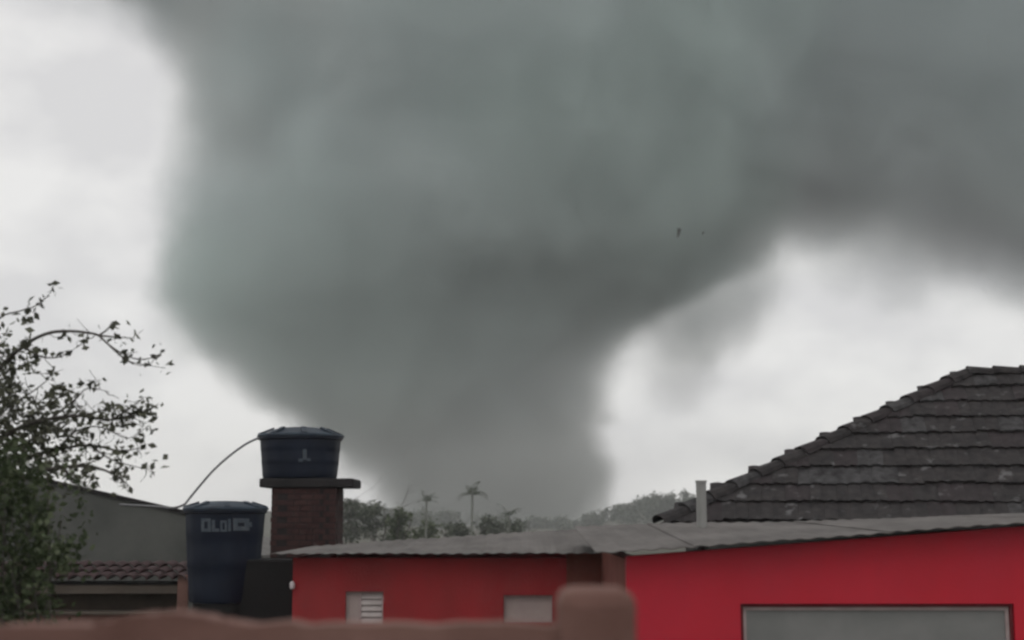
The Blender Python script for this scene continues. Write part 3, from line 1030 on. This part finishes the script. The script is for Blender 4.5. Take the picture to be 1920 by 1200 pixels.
# denser heart of the crown
for cx_, cy_, rx_, ry_, n in ((20, 690, 36, 40, 30), (62, 672, 22, 16, 12), (10, 740, 40, 40, 42), (85, 770, 50, 40, 45), (30, 800, 60, 50, 75), (55, 850, 70, 40, 70), (120, 840, 50, 40, 18), (-30, 720, 60, 120, 90), (140, 890, 40, 25, 28)):
    for _ in range(n):
        a = rnd.uniform(0, 6.28)
        s = math.sqrt(rnd.random())
        p = at(cx_ + math.cos(a) * rx_ * s, cy_ + math.sin(a) * ry_ * s, YT + rnd.gauss(0, .25))
        clump(lmb, p, rnd.randint(2, 5), .035, .066, rnd)
tmb.build('trunk', M['bark'], tree, smooth=False)
lmb.build('crown', M['leaf'], tree)

# climbing shrub at the foot of the tree
rnd = random.Random(5)
YH = 10.8
shr = empty('leafy_shrub', (at(40, 1150, YH).x, YH, 0), 'tangled green shrub growing in front of the brown lean-to', 'shrub')
smb, lmb = MB(), MB()
bx = at(30, 1150, YH)
for k in range(12):
    tx, ty = rnd.uniform(-50, 125), rnd.uniform(860, 1040)
    a = Vector((bx.x + rnd.gauss(0, .12), YH + rnd.gauss(0, .1), 0))
    b = at(tx, ty, YH + rnd.gauss(0, .2))
    m_ = (a + b) / 2 + Vector((rnd.gauss(0, .1), rnd.gauss(0, .1), 0))
    smb.tube(spline([a, m_, b], 6), [.016 - .001 * i for i in range(13)], 5)
def in_shrub(px, py):
    r = 1.0
    right = 70 + 60 * (1 - abs((py - 1060) / 190.0)) + 22 * math.sin(py * .05) + 14 * math.sin(py * .13 + 1)
    if py < 930:
        right = 50 + (py - 830) * .5
    return px < right
cnt = 0
while cnt < 620:
    px, py = rnd.uniform(-70, 165), rnd.uniform(835, 1172)
    if not in_shrub(px, py):
        if rnd.random() > .06:
            continue
    if py > 1060 and px > 60 and rnd.random() < .45:
        continue
    p = at(px, py, YH + rnd.gauss(0, .22))
    clump(lmb, p, rnd.randint(4, 8), .04, .062, rnd, tint0=rnd.random() ** 1.4)
    cnt += 1
smb.build('stem', M['bark'], shr)
lmb.build('foliage', M['leaf_green'], shr)

# ---- trees in the middle distance
def bush(px, pybase_Y, w_px, pytop, label, seed, m, nleaf=1100, lsz=.20, thin=1.0):
    rnd = random.Random(seed)
    Y = pybase_Y
    c = at(px, 1000, Y)
    topz = at(px, pytop, Y).z
    wr = w_px / F * Y / 2
    t = empty('background_tree', (c.x, Y, 0), label, 'tree', 'trees behind the red house')
    tm, lm = MB(), MB()
    tips = []
    for k in range(4):
        d = Vector((rnd.gauss(0, .28), rnd.gauss(0, .28), 1)).normalized()
        grow(tm, Vector((c.x + rnd.gauss(0, .08), Y, 0)), d, topz * rnd.uniform(.75, .95), .07, 2, tips, rnd)
    rr = random.Random(seed + 1)
    lobes = [(c.x + rr.gauss(0, wr * .45), Y + rr.gauss(0, wr * .4), topz * rr.uniform(.35, .82), wr * rr.uniform(.35, .62)) for _ in range(9)]
    lobes.append((c.x, Y, topz * .86, wr * .34))
    for i in range(nleaf // 5):
        lx, ly, lz_, lr = rr.choice(lobes)
        v = Vector((rr.gauss(0, 1), rr.gauss(0, 1), rr.gauss(0, 1))).normalized() * lr * (rr.random() ** .4)
        p = Vector((lx + v.x, ly + v.y, min(lz_ + v.z * .8, topz)))
        if p.z < .2:
            continue
        clump(lm, p, 5, lsz * .5, lsz, rr, tint0=rr.random())
    tm.build('trunk', M['bark'], t)
    lm.build('crown', m, t)
    return t

def palm(px, Y, pytop, label, seed, nf=11, fl=1.1):
    rnd = random.Random(seed)
    top_ = at(px, pytop, Y)
    t = empty('palm_tree', (top_.x, Y, 0), label, 'palm', 'slender palms behind the red house')
    tm, lm = MB(), MB()
    cz = top_.z - fl * .45
    tm.tube([Vector((top_.x - .12, Y, 0)), Vector((top_.x - .04, Y, cz * .5)), Vector((top_.x, Y, cz))], [.11, .085, .065], 8)
    for k in range(nf):
        a = 2 * math.pi * k / nf + rnd.uniform(-.3, .3)
        el = rnd.uniform(.35, 1.25)
        d = Vector((math.cos(a) * math.cos(el), math.sin(a) * math.cos(el), math.sin(el)))
        p = Vector((top_.x, Y, cz))
        L_ = fl * rnd.uniform(.75, 1.1)
        rib = [p]
        for s in range(7):
            d = (d + Vector((.06, 0, -.20))).normalized()       # bent by the wind
            q = p + d * L_ / 7
            side = d.cross(Vector((0, 0, 1))).normalized()
            tint = rnd.random()
            for sg in (-1, 1):
                for e in (0, .5):
                    lm.leaf(p.lerp(q, e), L_ * .28 * (1 - .09 * s), tint, d=(side * sg + d * .7 + Vector((0, 0, -.35))).normalized(), flat=.35)
            p = q
            rib.append(p)
        tm.tube(rib, [.014, .012, .010, .009, .008, .006, .005, .004], 4)
    tm.build('trunk', M['bark_pale'], t)
    lm.build('crown', M['leaf_palm'], t)

bush(652, 119, 66, 928, 'dull green round tree right beside the brick pillar', 31, M['leaf_far'], 1100, 0.35)
bush(706, 109, 62, 938, 'bushy dark tree between the pillar and the palms', 32, M['leaf_far'], 1000, 0.32)
bush(748, 95, 44, 946, 'narrow dark green tree left of the nearer palm', 33, M['leaf_green'], 900, 0.27)
bush(800, 102, 80, 970, 'low spreading green bush below the nearer palm', 34, M['leaf_green'], 1000, 0.29)
bush(862, 102, 50, 976, 'small dark bush between the two palms', 35, M['leaf_far'], 600, 0.29)
bush(915, 112, 62, 964, 'rounded grey green bush beyond the taller palm', 36, M['leaf_far'], 800, 0.32)
bush(972, 122, 70, 974, 'low grey green bush at the end of the tree row', 37, M['leaf_far'], 700, 0.32)
palm(800, 99, 925, 'shorter thin palm with few upright fronds', 41, 7, 1.20)
palm(886, 99, 908, 'taller wispy palm with pale bent fronds', 42, 9, 1.50)
palm(955, 109, 950, 'short palm low above the grey bushes', 43, 9, 1.35)

# ---- far wood on a low rise
rnd = random.Random(77)
mb = MB()
prof = [(560, 932), (700, 945), (850, 958), (1000, 972), (1080, 970), (1130, 955), (1190, 938), (1235, 925), (1275, 916), (1300, 927), (1340, 915), (1400, 905), (1500, 898), (1700, 895), (2000, 900)]
YF = 520.0
for k in range(260):                    # crowns of different size, some standing clear of the rest
    px = rnd.uniform(545, 2010)
    Y = YF + rnd.uniform(-40, 40)
    tp_ = lerp_tab(prof, px) + rnd.uniform(-3, 16) + 5 * mnoise.noise(Vector((px * .03, 0, 0)))
    topz = at(px, tp_, Y).z
    cx_ = at(px, tp_, Y).x
    cr_ = rnd.uniform(1.2, 3.4)
    for _ in range(95):
        v = Vector((rnd.gauss(0, 1), rnd.gauss(0, 1), rnd.gauss(0, 1))).normalized() * (rnd.random() ** .35)
        p = Vector((cx_ + v.x * cr_, Y + v.y * cr_, max(.3, topz - cr_ * .8 + v.z * cr_ * .8 - (rnd.random() ** 2) * max(0, topz - cr_))))
        clump(mb, p, 4, .5, 1.15, rnd, tint0=rnd.random())
wood = mb.build('far_wood', M['leaf_far'])
tag(wood, 'hazy wooded rise far behind the houses', 'woodland', kind='stuff')
mb = MB()
nn_ = 60
for i in range(nn_ + 1):
    px = 500 + 1600 * i / nn_
    p = at(px, lerp_tab(prof, max(560, min(2000, px))) + 26, YF + 5)
    mb.v += [Vector((p.x, YF - 60, -.5)), Vector((p.x, YF + 5, max(.2, p.z))), Vector((p.x, YF + 120, -.5))]
for i in range(nn_):
    a = i * 3
    mb.f += [(a, a + 3, a + 4, a + 1), (a + 1, a + 4, a + 5, a + 2)]
hill = mb.build('hill', M['ground'], smooth=True)
tag(hill, kind='structure')

# ------------------------------------------------------------------ flying debris in front of the funnel
p = at(1272, 436, 520)
mb = MB().prism([(-.9, 1.5), (-.35, -.2), (-.1, -1.9), (.55, -1.6), (.75, .3), (.95, 1.2), (.2, 1.7)], -.05, .05)
d = mb.build('flying_sheet', M['debris'], loc=p)
d.rotation_euler = (.3, .1, .5)
tag(d, 'dark torn sheet flying in front of the tornado', 'sheet')

p = at(1318, 437, 640)
mb = MB().prism([(-.5, .5), (-.2, -.6), (.5, -.4), (.4, .6)], -.04, .04)
d = mb.build('flying_scrap', M['debris'], loc=p)
d.rotation_euler = (.2, .4, -.4)
tag(d, 'faint small scrap flying to the right of the larger torn sheet', 'scrap')

# ------------------------------------------------------------------ haze
m = bpy.data.materials.new('haze')
m.use_nodes = True
t = m.node_tree
t.nodes.clear()
out = t.nodes.new('ShaderNodeOutputMaterial')
pv = t.nodes.new('ShaderNodeVolumePrincipled')
pv.inputs['Color'].default_value = (.93, .95, .95, 1)
pv.inputs['Density'].default_value = .0006
t.links.new(pv.outputs[0], out.inputs['Volume'])
hzb = MB().box(-700, 700, -60, 650, -1.5, 34).build('haze', m)
tag(hzb, kind='stuff')
